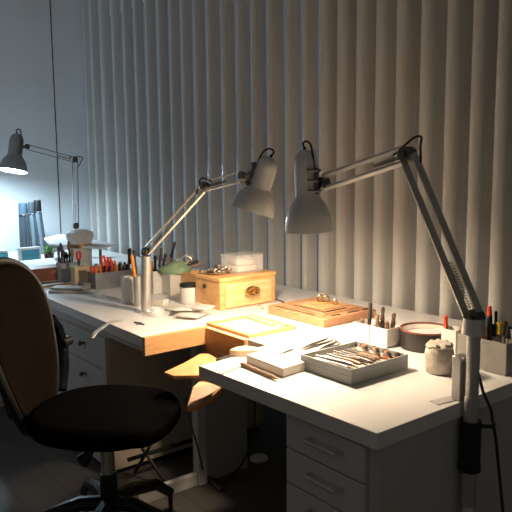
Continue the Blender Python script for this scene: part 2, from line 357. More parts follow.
# middle lamp
mf = V((-2.70, 1.475, H))
desk_lamp('silver lamp standing behind the notch, its arm rising right to a tilted head', mf, D(146, 252, 3.05), D(205, 186, 2.82), D(243, 176, 2.66),
    D(252, 211, 2.62), V((0, 0, -1))-IR*.33, .090, 1.0, LAMP_MID, WARM, glow_w, 'stand', mat('lamp_arm_cream', (.78, .68, .50), .35, .2), hz=.76, ar=(.0062, .022))
# left lamp
lf = D(76, 226, 5.05); lf.z = H
desk_lamp('grey lamp in the far left corner throwing cool light on the wall', lf, D(76, 226, 5.05), D(75, 160, 5.12), D(27, 147, 5.0),
    D(13, 171, 4.95), V((0, 0, -1))-IF*.20-IR*.10, .104, 1.2, LAMP_LEFT, COOL, glow_c, 'stand', mat('lamp_grey', (.26, .27, .27), .4), hz=.84, enamel=mat('lamp_grey', (.26, .27, .27), .4), ar=(.0045, .016))

# ------------------------------------------------------------------ the chair
CC = D(106, 415, 2.28); cx, cy = CC.x, CC.y
fd = (IR*.975-IF*.22).normalized(); sd = V((-fd.y, fd.x, 0))
ch = thing('office_chair', 'black office chair with brown mesh back standing before the workbench', 'chair', (cx, cy, 0))
def CP(f, s, z): return V((cx, cy, 0))+fd*f+sd*s+V((0, 0, z))
ZS = .592
m = MB(); N_ = 40; prof = [(0, ZS-.085), (.80, ZS-.082), (.93, ZS-.07), (1, ZS-.04), (.985, ZS-.015), (.92, ZS+.002), (.6, ZS), (0, ZS-.008)]
rings = []
for r, z in prof:
    if r == 0: rings.append([m.bm.verts.new(CP(0, 0, z))]); continue
    ring = []
    for k in range(N_):
        a = 2*math.pi*k/N_; e = 2/2.5
        x = abs(math.cos(a))**e*math.copysign(1, math.cos(a))*.255*r; y = abs(math.sin(a))**e*math.copysign(1, math.sin(a))*.25*r
        ring.append(m.bm.verts.new(CP(x, y, z-(.012 if x > .2 else 0))))
    rings.append(ring)
fs = []
for a, b2 in zip(rings, rings[1:]):
    for k in range(N_):
        k2 = (k+1) % N_
        if len(a) == 1: fs.append(m.bm.faces.new((a[0], b2[k], b2[k2])))
        elif len(b2) == 1: fs.append(m.bm.faces.new((a[k], a[k2], b2[0])))
        else: fs.append(m.bm.faces.new((a[k], a[k2], b2[k2], b2[k])))
bmesh.ops.recalc_face_normals(m.bm, faces=fs)
seat = m.build('seat', black_f, ch, sub=1)
# backrest
def back_pt(u, v):
    hw = .212*(1-.46*(1-v)**1.7)
    z = ZS-.11+v*.60
    f = -.275-.125*v**1.3-.015*math.sin(v*math.pi)+.05*(u*u)
    return CP(f, u*hw, z)
def sq(a):      # square-ish loop
    c, s_ = math.cos(a), math.sin(a); e = .72
    return math.copysign(abs(c)**e, c), math.copysign(abs(s_)**e, s_)
m = MB(); NR, NA = 7, 40; grid = []
for i in range(NR+1):
    r = i/NR*.97
    if i == 0: grid.append([m.bm.verts.new(back_pt(0, .5))]); continue
    grid.append([m.bm.verts.new(back_pt(r*sq(2*math.pi*k/NA)[0], .5+.5*r*sq(2*math.pi*k/NA)[1])) for k in range(NA)])
for a, b2 in zip(grid, grid[1:]):
    for k in range(NA):
        k2 = (k+1) % NA
        if len(a) == 1: m.bm.faces.new((a[0], b2[k], b2[k2]))
        else: m.bm.faces.new((a[k], b2[k], b2[k2], a[k2]))
bmesh.ops.recalc_face_normals(m.bm, faces=m.bm.faces)
m.build('backrest', mesh_f, ch, solid=.022)
MB().tube([back_pt(sq(2*math.pi*k/48)[0], .5+.5*sq(2*math.pi*k/48)[1])-fd*.012 for k in range(49)], .017, 10, cap=False).build('back_frame', black_p, ch)
MB().tube([CP(-.02, 0, ZS-.115), CP(-.20, 0, ZS-.12), CP(-.36, 0, ZS-.06), CP(-.41, 0, ZS+.12), CP(-.44, 0, ZS+.24)], [.028, .028, .026, .024, .02], 10, flat=.8).build('back_support', black_p, ch)
pts = [back_pt(1, v)-fd*.02+sd*(.03+.05*math.sin(math.pi*t)) for t, v in ((0, .15), (.25, .27), (.5, .40), (.75, .52), (1, .60))]
MB().tube(pts, [.020, .022, .024, .022, .016], 10).build('side_bolster', blue_blk, ch)
q = back_pt(1, .42)+sd*.09-fd*.01
MB().tube([q-sd*.03, q+sd*.03], .02, 12).build('lumbar_knob', black_p, ch)
MB().box(CP(0, 0, ZS-.105), (.22, .16, .035), rz=math.atan2(fd.y, fd.x)).build('mechanism', black_p, ch, bevel=.006)
MB().tube([CP(0, 0, .30), CP(0, 0, ZS-.12)], .024, 16).build('gas_column', metal_b, ch)
MB().tube([CP(0, 0, .17), CP(0, 0, .345)], [.032, .029], 16).build('column_cover', black_p, ch)
q = CP(0, 0, ZS-.155)-IR*.05-IF*.03
MB().tube([CP(0, 0, ZS-.105), q, q-IR*.03-V((0, 0, .035))], [.008, .012, .028], 8).build('lever', black_p, ch)
for k in range(5):
    a = R(102+72*k); d = V((math.cos(a), math.sin(a), 0)); c0 = V((cx, cy, 0))
    lg = MB().tube([c0+d*.02+V((0, 0, .235)), c0+d*.10+V((0, 0, .243)), c0+d*.22+V((0, 0, .215)), c0+d*.29+V((0, 0, .155))], [.028, .026, .022, .018], 10).build('leg', black_p, ch)
    t = d.cross(V((0, 0, 1))); cc = c0+d*.29+V((0, 0, .04))
    MB().tube([cc-t*.030, cc-t*.006], .04, 16).tube([cc+t*.006, cc+t*.030], .04, 16).tube([cc-t*.01, cc+t*.01], .014, 8).tube([cc, cc+V((0, 0, .12))], .009, 8).build('caster', black_p, lg)

# ------------------------------------------------------------------ hand tools
def bez(a, b2, h, n=10):     # arc from a to b2 bulging by h
    a, b2, h = V(a), V(b2), V(h); return [a.lerp(b2, i/n)+h*math.sin(math.pi*i/n) for i in range(n+1)]
def screwdriver(label, base, tip, hm, r=.011, group=None, cat='tool', name='handled_tool', frac=.45):
    base, tip = V(base), V(tip); d = tip-base
    t = thing(name, label, cat, base, group)
    MB().tube([base, base+d*(1-frac)], .003, 8).build('shaft', metal_b, t)
    MB().tube([base+d*(1-frac), base+d*(1-frac*.9), base+d*(1-frac*.45), base+d*.97, tip], [r*.6, r, r*.85, r, r*.5], 10).build('handle', hm, t)
    return t
def pliers(label, base, tip, hm, group=None, spread=.018, name='pliers'):   # jaws at base, handles at the tip end
    base, tip = V(base), V(tip); d = tip-base; dn = d.normalized(); s = dn.cross(IF).normalized()
    t = thing(name, label, 'pliers', base, group)
    MB().tube([base, base+d*.25, base+d*.42], [.004, .009, .011], 8, flat=.6).build('jaws', metal_d, t)
    for g in (-1, 1):
        MB().tube([base+d*.40+s*g*.003, base+d*.6+s*g*spread, base+d*.8+s*g*spread, tip+s*g*spread*.55], [.0055, .0075, .0075, .006], 8).build('handle', hm, t)
    return t
def stick(label, base, tip, m_, r=.004, name='file', cat='tool', group=None, head=None):
    base, tip = V(base), V(tip)
    if not head: return tag(MB().tube([base, base.lerp(tip, .9), tip], [r, r, r*.5], 8).build(name, m_), label, cat, group)
    t = thing(name, label, cat, base, group); d = tip-base
    MB().tube([base, base+d*.8], r, 8).build('handle', m_, t)
    MB().tube([base+d*.78, base+d*.88, tip], [r*1.6, r*2.1, r*.8], 8).build('head', head, t); return t
def open_box(x0, x1, y0, y1, z0, z1, t, floor_t=.004):
    m = MB(); m.bb(x0, x1, y0, y1, z0, z0+floor_t)
    m.bb(x0, x1, y0, y0+t, z0+floor_t, z1).bb(x0, x1, y1-t, y1, z0+floor_t, z1).bb(x0, x0+t, y0+t, y1-t, z0+floor_t, z1).bb(x1-t, x1, y0+t, y1-t, z0+floor_t, z1); return m
def cup_mesh(c, r, h, t=.003): return MB().lathe([(0, 0), (r, 0), (r, h), (r-t, h), (r-t, t), (0, t)], c)
def up(px, py_base, height_px, z=H):      # world height at a base point for a pixel height
    p = P(px, py_base, z); dd = (p-V((0, 0, CAM_H))).dot(ray(256, 256))/ray(256, 256).length_squared; return p, dd/F_PX

# --- wooden box with knob drawer, and what stands on it
wb = thing('wooden_box', 'honey coloured wooden box with a brass ring pull drawer on the worktop', 'box', (-2.6, 1.925, H))
bx0, bx1, by0, by1, bh = -2.70, -2.49, 1.755, 2.095, .155
m = MB().bb(bx0, bx1, by0, by1, H+.0005, H+bh-.02).bb(bx0-.004, bx1+.004, by0-.004, by1+.004, H+bh-.02, H+bh); m.build('body', box_w, wb, bevel=.003, smooth=False)
dr = MB().bb(bx1, bx1+.008, by0+.03, by1-.03, H+.008, H+bh-.034).build('drawer', mat('drawer_wood', (.80, .58, .33), .42, scale=7, stretch=(3, 2, 10), col2=(.76, .47, .18)), wb, bevel=.003, smooth=False)
q = V((bx1+.012, 1.925, H+.078)); m = MB().tube([q-V((.006, 0, 0)), q+V((.014, 0, 0))], .009, 12)
m.tube([q+V((.016, .034*math.cos(a), .019*math.sin(a))) for a in [k*math.pi/8 for k in range(17)]], .0068, 8, cap=False)
m.tube([q+V((.020, .026+.015*math.cos(a), .015*math.sin(a))) for a in [k*math.pi/6 for k in range(13)]], .006, 8, cap=False); m.build('ring_pull', gold, dr)
MB().bb(bx0+.075, bx0+.10, by0-.008, by0-.004, H+.095, H+.113).build('catch', metal_d, wb)
# clear plastic box on the wooden box
zt = H+bh+.0008
cb = thing('plastic_box', 'clear plastic box holding white pads on top of the wooden box', 'plastic box', (-2.60, 1.97, zt))
open_box(-2.66, -2.535, 1.885, 2.055, zt, zt+.080, .005).bb(-2.662, -2.533, 1.883, 2.057, zt+.080, zt+.090).build('case', milky, cb, bevel=.004)
m = MB().box((-2.598, 1.965, zt+.020), (.10, .12, .026), rz=.05).box((-2.60, 1.965, zt+.048), (.09, .10, .022), rz=-.1); tag(m.build('cotton_pad', cream, bevel=.006), 'cream pads lying inside the clear box on the wooden box', 'pads')
m = MB()
for i in range(34):
    c = V((-2.615+random.uniform(-.055, .06), 1.825+random.uniform(-.055, .05), zt+.006+random.uniform(0, .03)))
    rr = random.uniform(.010, .017); tl = random.uniform(-.5, .5)
    m.tube([c+V((rr*math.cos(a), rr*math.sin(a), tl*.006*math.cos(a))) for a in [k*math.pi/5 for k in range(11)]], .003, 6, cap=False)
o = tag(m.build('silver_chain', silver), 'heap of silver chain rings on the left of the wooden box lid', 'chain'); o['kind'] = 'stuff'
m = MB().box((-2.625, 1.885, zt+.012), (.08, .03, .022), rz=.4, rx=.1); tag(m.build('crumpled_pouch', foil, bevel=.006), 'crumpled pale pouch between the chain heap and the clear box', 'pouch')
# small wooden crate and jar left of it
wd = thing('wooden_crate', 'small open wooden crate behind the white jar with black lid', 'crate', (-2.86, 1.86, H))
open_box(-2.965, -2.735, 1.84, 1.955, H+.0005, H+.125, .008).build('body', box_w, wd, smooth=False)
MB().bb(-2.955, -2.745, 1.85, 1.945, H+.09, H+.10).build('tray_insert', blue_c, wd)
c = P(189, 303); jl = thing('jar', 'white jar with flat black lid beside the wooden box', 'jar', c)
MB().lathe([(0, 0), (.040, 0), (.044, .006), (.044, .078), (.04, .086), (0, .086)], c).build('body', ceram, jl)
MB().lathe([(0, .086), (.046, .086), (.046, .098), (.044, .10), (0, .10)], c).build('lid', black_p, jl)
# two white pots with tools
c1 = P(156, 293); tag(open_box(c1.x-.035, c1.x+.035, c1.y-.035, c1.y+.035, H+.0005, H+.125, .004).build('tool_pot', ceram, bevel=.004), 'white square pot full of dark handled tools behind the middle lamp post', 'pot')
c2 = P(171, 294); tag(open_box(c2.x-.045, c2.x+.045, c2.y-.03, c2.y+.04, H+.0005, H+.115, .004).build('tool_pot', cream, bevel=.004), 'cream square pot holding the green cloth, left of the wooden crate', 'pot')
gp = 'dark handled tools fanning out of the white square pot behind the middle lamp'
for i, (dx, ln, mm) in enumerate(((-.03, .19, dark_w), (-.012, .17, orange_p), (.008, .20, black_p), (.035, .24, dark_w), (.05, .21, metal_d), (.065, .19, mid_w), (.085, .27, black_p))):
    b0 = V((c1.x+(-.012+.004*i), c1.y-.015+.006*i, H+.008)); tp = b0+IR*dx+V((0, 0, ln))+IF*random.uniform(-.02, .02)
    screwdriver('dark handled tool standing in the white pot behind the middle lamp post', b0, tp, mm, .009, gp)
# green cloth bundle and tools leaning over the cream pot
m = MB(); rg = []
for i in range(9):
    th = i/8*math.pi/2; r_ = math.cos(th); z_ = math.sin(th)
    if i == 8: rg.append([m.bm.verts.new(c2+IR*.03+V((0, 0, .185)))]); continue
    rg.append([m.bm.verts.new(c2+IR*(.020+.085*r_*math.cos(a)*(1+.16*math.sin(3*a+i*1.3)))+IF*.045*r_*math.sin(a)*(1+.1*math.sin(4*a))+V((0, 0, .117+.062*z_*(1+.35*math.cos(a)*r_)))) for a in [k*math.pi/12 for k in range(24)]])
m.bm.faces.new(rg[0][::-1])
for a, b2 in zip(rg, rg[1:]):
    for k in range(24):
        k2 = (k+1) % 24
        if len(b2) == 1: m.bm.faces.new((a[k], a[k2], b2[0]))
        else: m.bm.faces.new((a[k], a[k2], b2[k2], b2[k]))
bmesh.ops.recalc_face_normals(m.bm, faces=m.bm.faces)
tag(m.build('green_cloth', green_c), 'folded green cloth piled on the cream pot', 'cloth')
for i, (ax_, az, bx_, bz, mm, lb, rr) in enumerate(((-.02, .15, .09, .205, metal_b, 'steel hammer handle sticking up from the green cloth', .007), (.03, .14, .15, .17, black_p, 'black tool lying over the edge of the green cloth', .008),
        (.05, .125, .165, .155, mid_w, 'brown wooden tool lying over the small crate', .008), (.06, .135, .12, .20, yellow_p, 'yellowish tool propped on the green cloth', .005))):
    stick(lb, c2+IR*ax_+V((0, 0, az)), c2+IR*bx_+V((0, 0, bz+.005))+IF*.03, mm, rr, 'hand_tool')
m = MB(); cc = c2+IR*.085+V((0, 0, .185)); m.tube([cc+IR*.03*math.cos(a)+V((0, 0, .02*math.sin(a))) for a in [k*math.pi/8 for k in range(13)]], .004, 8)
tag(m.build('wire_coil', metal_b), 'loop of grey wire above the green cloth', 'wire')
# steel cup, wooden-handled brushes by the lamp post
c = P(128, 303); tag(cup_mesh(c, .033, .135).build('steel_cup', metal_w), 'pale metal cup standing left of the middle lamp post', 'cup')
c = P(139, 306); tag(cup_mesh(c+V((0,-.004,0)), .021, .15).build('tool_cup', metal_b), 'slim steel cup with red tool beside the middle lamp post', 'cup')
screwdriver('red handled tool in the slim steel cup by the middle lamp', c+V((0, -.004, .006)), c+V((-.02, -.02, .255)), orange_p, .009)
screwdriver('dark handled brush in the slim steel cup by the middle lamp', c+V((.003, -.004, .006)), c+V((-.035, .0, .275)), black_p, .008)
# glass jar at the lamp's foot, packets, small parts
c = P(157, 316); tag(cup_mesh(c, .033, .04, .003).build('glass_dish', clear), 'small clear glass dish in front of the middle lamp foot', 'dish')
q = P(160, 305); tag(MB().box((q.x, q.y, H+.016), (.07, .05, .03), rz=.5).build('white_block', cream, bevel=.003), 'small white block behind the clear glass dish', 'block')
for i, (px, py, a) in enumerate(((176, 310, .2), (190, 318, .5), (196, 311, -.1), (184, 315, .9), (203, 316, .35))):
    q = P(px, py)
    tag(MB().box((q.x, q.y, H+.007+i*.0085), (.125-.012*i, .085, .009), rz=a, rx=.0).build('foil_packet', foil, bevel=.002),
        ['foil packet lying flat at the left of the packet pile', 'foil packet at the front of the packet pile by the tray', 'foil packet at the back of the pile below the wooden box', 'foil packet in the middle of the packet pile', 'foil packet on top at the right of the packet pile'][i], 'packet')
q = P(139, 324); m = MB().lathe([(.006, 0), (.014, 0), (.014, .005), (.006, .005), (.006, 0)], q).box(q+V((-.02, 0, .003)), (.03, .008, .005), rz=.3).box(q+V((.02, .004, .003)), (.028, .007, .005), rz=.1)
tag(m.build('metal_fitting', metal_d), 'small dark metal fitting lying alone on the white worktop', 'fitting')
m = MB(); a = P(94, 333, H); pts = [P(124, 321, H)+V((0, 0, .006)), P(110, 323.5, H)+V((0, 0, .007)), P(104, 328)+V((0, 0, .006)), P(97, 333)+V((0.0, -.006, .003)), P(95, 335)+V((-.0, -.012, -.012))]
m.tube(pts, [.006, .008, .010, .010, .005], 8, flat=.5); tag(m.build('silver_strip', metal_b), 'bent silver strip hanging over the worktop edge left of the notch', 'metal strip')
pts = [P(262, 300), P(270, 299.5), P(278, 300.5), P(284, 303), P(286, 306)]
tag(MB().tube([p+V((0, 0, .004)) for p in pts], .003, 8).build('black_cord', rubber), 'short black cord between the wooden box and the layered board', 'cord')
for (px, py, lb) in ((259, 306, 'tiny brass clasp lying in front of the wooden box'), (262, 309, 'tiny brass pin lying furthest in front of the wooden box')):
    q = P(px, py)+V((0, 0, .003)); tag(MB().tube([q-V((.007, 0, 0)), q+V((.004, .008, 0))], .0025, 6).build('brass_pin', gold), lb, 'pin')

# --- left end of the long worktop
x0, y0 = -3.40, 1.545
sbn = tag(open_box(x0-.10, x0, y0, y0+.245, H+.0005, H+.095, .003).build('steel_bin', mat('bin_steel', (.34, .35, .36), .35, .85, var=.15, scale=12), bevel=.001), 'rectangular steel bin of red handled pliers at the left end of the worktop', 'bin')
gp = 'red handled pliers in the steel bin'
for i, (dy, h, mm) in enumerate(((.02, .13, red_p), (.045, .135, orange_p), (.085, .185, red_p), (.115, .175, red_p), (.15, .15, orange_p))):
    pliers('pliers with red or orange handles standing in the steel bin', (x0-.05, y0+dy+.005, H+.006), (x0-.055+.02*(i % 2), y0+dy-.01, H+h), mm, gp, .011)
for i, (dy, h, mm) in enumerate(((.065, .13, black_p), (.10, .125, navy), (.135, .135, mid_w), (.17, .13, black_p), (.19, .14, metal_d), (.21, .125, black_p), (.225, .135, dark_w))):
    screwdriver('dark handled tool standing among the pliers in the steel bin', (x0-.03-.01*(i % 3), y0+dy, H+.006), (x0-.02-.01*(i % 4), y0+dy+.005, H+h), mm, .008, 'dark handled tools in the steel bin')
screwdriver('tall black handled tool at the right end of the steel bin', (x0-.04, y0+.235, H+.006), (x0-.04, y0+.238, H+.215), black_p, .012)
q = P(91, 289); tag(MB().bb(q.x-.08, q.x+.0, q.y-.045, q.y+.05, H+.0005, H+.035).build('grey_case', mat('case_grey', (.22, .22, .21), .5), bevel=.003), 'flat grey case lying left of the steel bin', 'case')
for i, (px, py, ln, lb_) in enumerate(((74, 292, .26, 'long pale grey plate lying lowest before the grey pot'), (70, 291, .20, 'shorter pale grey plate lying on the long one before the grey pot'))):
    q = P(px, py); tag(MB().box((q.x, q.y, H+.0065+.0125*i), (ln, .085, .011), rz=R(44-4*i)).build('grey_plate', mat('plate_grey', (.44, .43, .39), .5), bevel=.003), lb_, 'plate')
c = P(66, 281); zb = H+.0005
tag(open_box(c.x-.05, c.x+.03, c.y-.04, c.y+.07, zb+.0, H+.115, .004).build('tool_pot', mat('pot_grey', (.45, .46, .46), .5), bevel=.003), 'grey square pot of brushes left of the pale wooden block', 'pot')
gp = 'brushes and tools in the grey square pot'
for i, (dy, h, mm, hd) in enumerate(((-.02, .235, metal_d, metal_d), (0, .19, black_p, metal_d), (.015, .175, mid_w, black_p), (.035, .24, black_p, mid_w), (.05, .19, mid_w, gold), (-.03, .15, black_p, metal_d))):
    stick('thin brush or tool standing in the grey square pot', (c.x-.01, c.y+.01+dy*.8, H+.006), (c.x-.01-.01*(i % 2), c.y+dy, H+h), mm, .006, 'brush', 'brush', gp, hd)
q = P(79, 285); tag(MB().bb(q.x-.045, q.x+.02, q.y-.03, q.y+.07, H+.0005, H+.11).build('wooden_block', pale_w, bevel=.003), 'pale wooden block between the grey pot and the steel bin', 'block')
q = P(81, 285); pliers('red handled pliers standing on the pale wooden block behind the grey pot', (q.x-.015, q.y+.0, H+.112), (q.x-.015, q.y-.0, H+.20), red_p, None, .010)

# --- far bench things
q = P(58, 281); 
rb = thing('leather_case', 'reddish brown leather case with a brass catch on the far bench', 'case', (-3.9, 1.40, H))
MB().bb(-4.0, -3.86, 1.27, 1.53, H+.006, H+.085).build('body', red_w, rb, bevel=.003)
MB().bb(-3.861, -3.853, 1.48, 1.51, H+.055, H+.072).build('catch', gold, rb)
tag(MB().bb(-4.05, -3.80, 1.268, 1.56, H+.0003, H+.0055).build('paper_sheet', paper, smooth=False), 'white paper sheet lying under the reddish brown leather case', 'paper')
tag(MB().bb(-3.79, -3.68, 1.268, 1.50, H+.0005, H+.012).build('brown_strip', mid_w, smooth=False), 'flat brown board lying before the leather case', 'board')
# stacked papers
for i, (a, dz, sx, sy) in enumerate(((.05, .0, .42, .50), (-.08, .012, .40, .46), (.12, .024, .36, .42), (.0, .036, .34, .40))):
    tag(MB().box((-4.42, 1.58+.02*i, H+.0065+dz), (sx, sy, .0105), rz=a).build('paper_stack', paper, smooth=False),
        ['lowest white paper bundle in the pile behind the leather case', 'second white paper bundle up in the pile behind the leather case', 'third white paper bundle up in the pile behind the leather case', 'topmost white paper bundle in the pile behind the leather case'][i], 'paper')
# white box with blue picture, plant
q = D(29, 247, 4.75)
pb = thing('picture_box', 'white box with a blue picture on its front at the far left bench', 'box', (q.x, q.y, H))
MB().box((q.x, q.y, H+.062+.0), (.05, .155, .124), rz=R(0)).build('body', ceram, pb, bevel=.003)
MB().box((q.x+.0265, q.y, H+.064), (.002, .125, .085)).build('picture', picture_m, pb)
q2 = P(42, 254); q2 = V((q.x-.0, q.y+.145, H))
pp = thing('potted_plant', 'small green and red potted plant right of the picture box', 'plant', q2)
MB().lathe([(0, 0), (.028, 0), (.038, .07), (.034, .07), (0, .06)], q2).build('pot', dark_w, pp)
m = MB()
for i in range(22):
    a = random.uniform(0, 6.28); l = random.uniform(.03, .06); s_ = q2+V((0, 0, .06)); e = s_+V((math.cos(a)*l, math.sin(a)*l, random.uniform(.02, .07)))
    m.tube([s_, s_.lerp(e, .6)+V((0, 0, .01)), e], [.002, .008, .001], 6, flat=.3)
m.build('leaves', mat('leaf_green', (.16, .38, .05), .5), pp)
# jars left of it
for i, (dx, dy, r, h, mm, lb) in enumerate(((-.05, -.17, .035, .11, teal_c, 'teal jar standing left of the picture box'), (.0, -.25, .04, .09, clear, 'clear jar standing left of the picture box'), (-.06, -.33, .045, .12, blue_c, 'blue jar near the left end of the far bench'), (.0, -.36, .05, .06, grey_box, 'squat grey tin at the left end of the far bench'))):
    c = V((q.x+dx, q.y+dy, H+.0005)); jt = thing('jar', lb, 'jar', c)
    MB().lathe([(0, 0), (r, 0), (r, h*.8), (r*.8, h*.88), (0, h*.88)], c).build('body', mm, jt); MB().lathe([(0, h*.88), (r*.85, h*.88), (r*.85, h), (0, h)], c).build('lid', metal_b, jt)
# three upright grey tools against the wall
for i, (px0, px1, yt, yb, m1, m2, lb) in enumerate(((19, 31, 203, 246, grey_tool, blue_cap, 'leftmost of the three upright grey tool holders against the far wall'), (30, 40, 202, 245, ltgrey_tool, grey_tool, 'middle one of the three upright grey tool holders, pale body'), (38, 48, 200, 244, ltgrey_tool, black_p, 'rightmost of the three upright grey tool holders, with a black cap'))):
    dd = 5.35; a = D((px0+px1)/2, yb, dd); mp_ = dd/F_PX; wpx = (px1-px0)*mp_; zt = D(25, yt, dd).z
    base = V((a.x, a.y, H+.0005)); t = thing('tool_holder', lb, 'tool holder', base)
    hh = zt-H; lean = [0, -.012, -.03][i]
    m = MB()
    for g, ww in ((-1, .36), (1, .36)):
        m.tube([base+IR*g*wpx*.28+V((0, 0, 0)), base+IR*(g*wpx*.25+lean)+V((0, 0, hh*.78))], wpx*.15, 8)
    m.build('frame', grey_tool, t)
    MB().tube([base+V((0, 0, .0)), base+IR*lean+V((0, 0, hh*.76))], wpx*.22, 8).build('body', m1, t)
    MB().tube([base+IR*lean+V((0, 0, hh*.79)), base+IR*lean+V((0, 0, hh))], [wpx*.40, wpx*.36], 10).build('cap', m2, t, bevel=.003)
# white dome lamp-like magnifier with wide flat wings
q = V((-4.32, 2.05, H))
m = MB(); a0, a1 = P(48, 262), P(118, 262)
sh = thing('drawing_board', 'wide white board lying tilted across boxes on the far bench', 'board', V((-4.2, 2.02, H)))
c = D(82, 240, 4.35); 
pts = [D(44, 238, 4.9), D(60, 234, 4.9), D(116, 243.5, 4.3), D(100, 247.5, 4.15), D(50, 244, 4.4)]
m = MB(); lo = [m.bm.verts.new(p-V((0, 0, .012))) for p in pts]; hi = [m.bm.verts.new(p) for p in pts]; n = 5
f = [m.bm.faces.new(hi), m.bm.faces.new(lo[::-1])]+[m.bm.faces.new((lo[i], lo[(i+1) % n], hi[(i+1) % n], hi[i])) for i in range(n)]; bmesh.ops.recalc_face_normals(m.bm, faces=f)
m.build('panel', paper, sh, smooth=False)
e = D(100, 244, 4.3); MB().tube([V((e.x, e.y, H)), V((e.x, e.y, e.z-.015))], .010, 8).build('stand', metal_d, sh)
e = D(58, 240, 4.7); MB().tube([V((e.x, e.y, H)), V((e.x, e.y, e.z-.015))], .010, 8).build('stand', metal_d, sh)
c = D(80, 240, 4.30); c = V((c.x, c.y, H))
dm = thing('white_canister', 'white domed canister with a clear window in front of the far lamp', 'canister', c)
MB().lathe([(0, 0), (.068, 0), (.071, .01), (.074, .20), (.084, .225), (.090, .250), (.082, .270), (.05, .286), (0, .290)], c).build('body', ceram, dm)
MB().lathe([(.0735, .17), (.0755, .17), (.0755, .195), (.0735, .195), (.0735, .17)], c).build('band', gold, dm)
for i in range(5):
    c = D(96+6*i, 257, 4.2); c = V((c.x, c.y, H+.0005)); 
    tag(MB().lathe([(0, 0), (.022, 0), (.022, .05+.01*(i % 3)), (.012, .06+.01*(i % 3)), (.012, .075+.01*(i % 3)), (0, .075+.01*(i % 3))], c).build('small_bottle', [teal_c, paper, blue_c, paper, grey_box][i]), ['teal bottle just right of the domed canister', 'white bottle second to the right of the domed canister', 'blue bottle behind the steel bin', 'white bottle behind the right half of the steel bin', 'grey bottle furthest right on the far bench'][i], 'bottle')

# --- middle: layered wooden board with rings
lb = thing('layered_board', 'orange layered wooden board with dark slots on the worktop before the blinds', 'wooden board', (-2.12, 2.05, H))
bx0, bx1, by0, by1 = -2.31, -1.925, 1.885, 2.21
MB().prism([(bx0, by0+.02), (bx0+.02, by0), (bx1, by0), (bx1, by1), (bx0+.03, by1), (bx0, by1-.03)], H+.0005, H+.036).build('base', ochre_w, lb, bevel=.003)
MB().bb(bx0+.05, bx1-.06, by0+.06, by1-.03, H+.036, H+.042).build('middle_layer', ochre_w, lb, bevel=.002)
MB().bb(bx0+.10, bx1-.12, by0+.115, by1-.045, H+.042, H+.047).build('top_layer', mat('board_wood_pale', (.66, .40, .20), .5, scale=10, stretch=(2, 8, 8), col2=(.55, .30, .13)), lb, bevel=.002)
for c_, d_ in (((bx0+.17, by0+.030, H+.0365), (.26, .007, .002)), ((bx1-.03, by0+.10, H+.0365), (.012, .05, .0022)), ((bx0+.2, by0+.088, H+.0425), (.20, .007, .002)), ((bx1-.085, by0+.15, H+.0425), (.014, .14, .002)), ((bx1-.03, by1-.03, H+.0365), (.02, .05, .0022)), ((bx1-.03, by0+.21, H+.0365), (.014, .07, .0022))):
    MB().box(c_, d_).build('slot', black_p, lb, smooth=False)
for i, (px, py, r, lbx) in enumerate(((320, 302, .014, 'left ring standing on the layered wooden board'), (326, 303, .015, 'middle ring with a dark stone on the layered board'), (335, 305, .010, 'right small ring on the layered board'))):
    q = P(px, py, H+.047); rg = thing('finger_ring', lbx, 'ring', q)
    MB().tube([q+IR*r*math.cos(a)+V((0, 0, r+.003+r*math.sin(a))) for a in [k*math.pi/10 for k in range(21)]], .0036, 8, cap=False).build('band', gold, rg)
    MB().lathe([(0, 0), (.004, .001), (.0055, .005), (.003, .008), (0, .008)], q+V((0, 0, 2*r+.003)), seg=8).build('stone', metal_d if i == 1 else silver, rg)
q = P(317, 304, H+.047)
tag(MB().tube([q+IR*-.02+V((0,0,.004)), q+IR*.07+V((0, 0, .004))], .004, 8).build('ring_mandrel', gold), 'thin brass rod lying beside the rings on the layered board', 'rod')

# --- pale wedge, white slab, tweezers, ruler
m = MB(); top = [P(229, 347.5, H+.03), P(236, 344.5, H+.03), P(246, 343, H+.03), P(258, 345, H+.03), P(303, 334, H+.03), P(304, 338.5, H+.03), P(268, 349, H+.03), P(252, 348, H+.03), P(238, 348.5, H+.03)]
m.prism([(p.x, p.y) for p in top], H+.001, H+.022); tag(m.build('wooden_paddle', pale_w, bevel=.003), 'pale pointed wooden paddle jutting over the notch before the tray', 'paddle')
S = [P(246, 354.5, H+.03), P(283, 368.5, H+.03), P(357, 346, H+.03), P(318, 336, H+.03)]
m = MB().prism([(p.x, p.y) for p in S], H+.0005, H+.030); tag(m.build('white_slab', cream, bevel=.002, smooth=False), 'thick white slab scattered with tweezers left of the grey tray', 'slab')
TW = [((277, 355), (293, 349)), ((300, 349), (328, 338)), ((303, 350), (333, 340)), ((318, 350), (338, 341)), ((321, 350.5), (340, 344)), ((330, 337), (343, 345))]
LW = ['small steel pick lying at the left end of the white slab', 'long steel tweezers lying leftmost on the white slab', 'steel pick crossing beside the long tweezers on the slab', 'steel tweezers in the middle of the white slab', 'thin steel scriber right of the tweezers on the slab', 'short brown handled pick at the back right of the slab']
for (a, b2), l in zip(TW, LW):
    a = P(*a, H+.034)+V((0, 0, .0)); b2 = P(*b2, H+.034); s = (b2-a).normalized().cross(V((0, 0, 1)))
    if 'tweezers' in l: m = MB().tube([a, a.lerp(b2, .4)+s*.006, b2], [.0013, .0025, .002], 6).tube([a+s*.0008, a.lerp(b2, .4)-s*.006, b2], [.0013, .0025, .002], 6)
    else: m = MB().tube([a, a.lerp(b2, .5), b2], [.001, .0025, .0025], 6)
    tag(m.build('tweezers' if 'tweezers' in l else 'pick', mid_w if 'brown' in l else metal_d), l, 'tool')
a, b2 = P(241, 363.5, H+.008), P(279, 379.5, H+.008)
pc = thing('graver', 'brown wooden handled graver lying at the front edge of the worktop', 'tool', a)
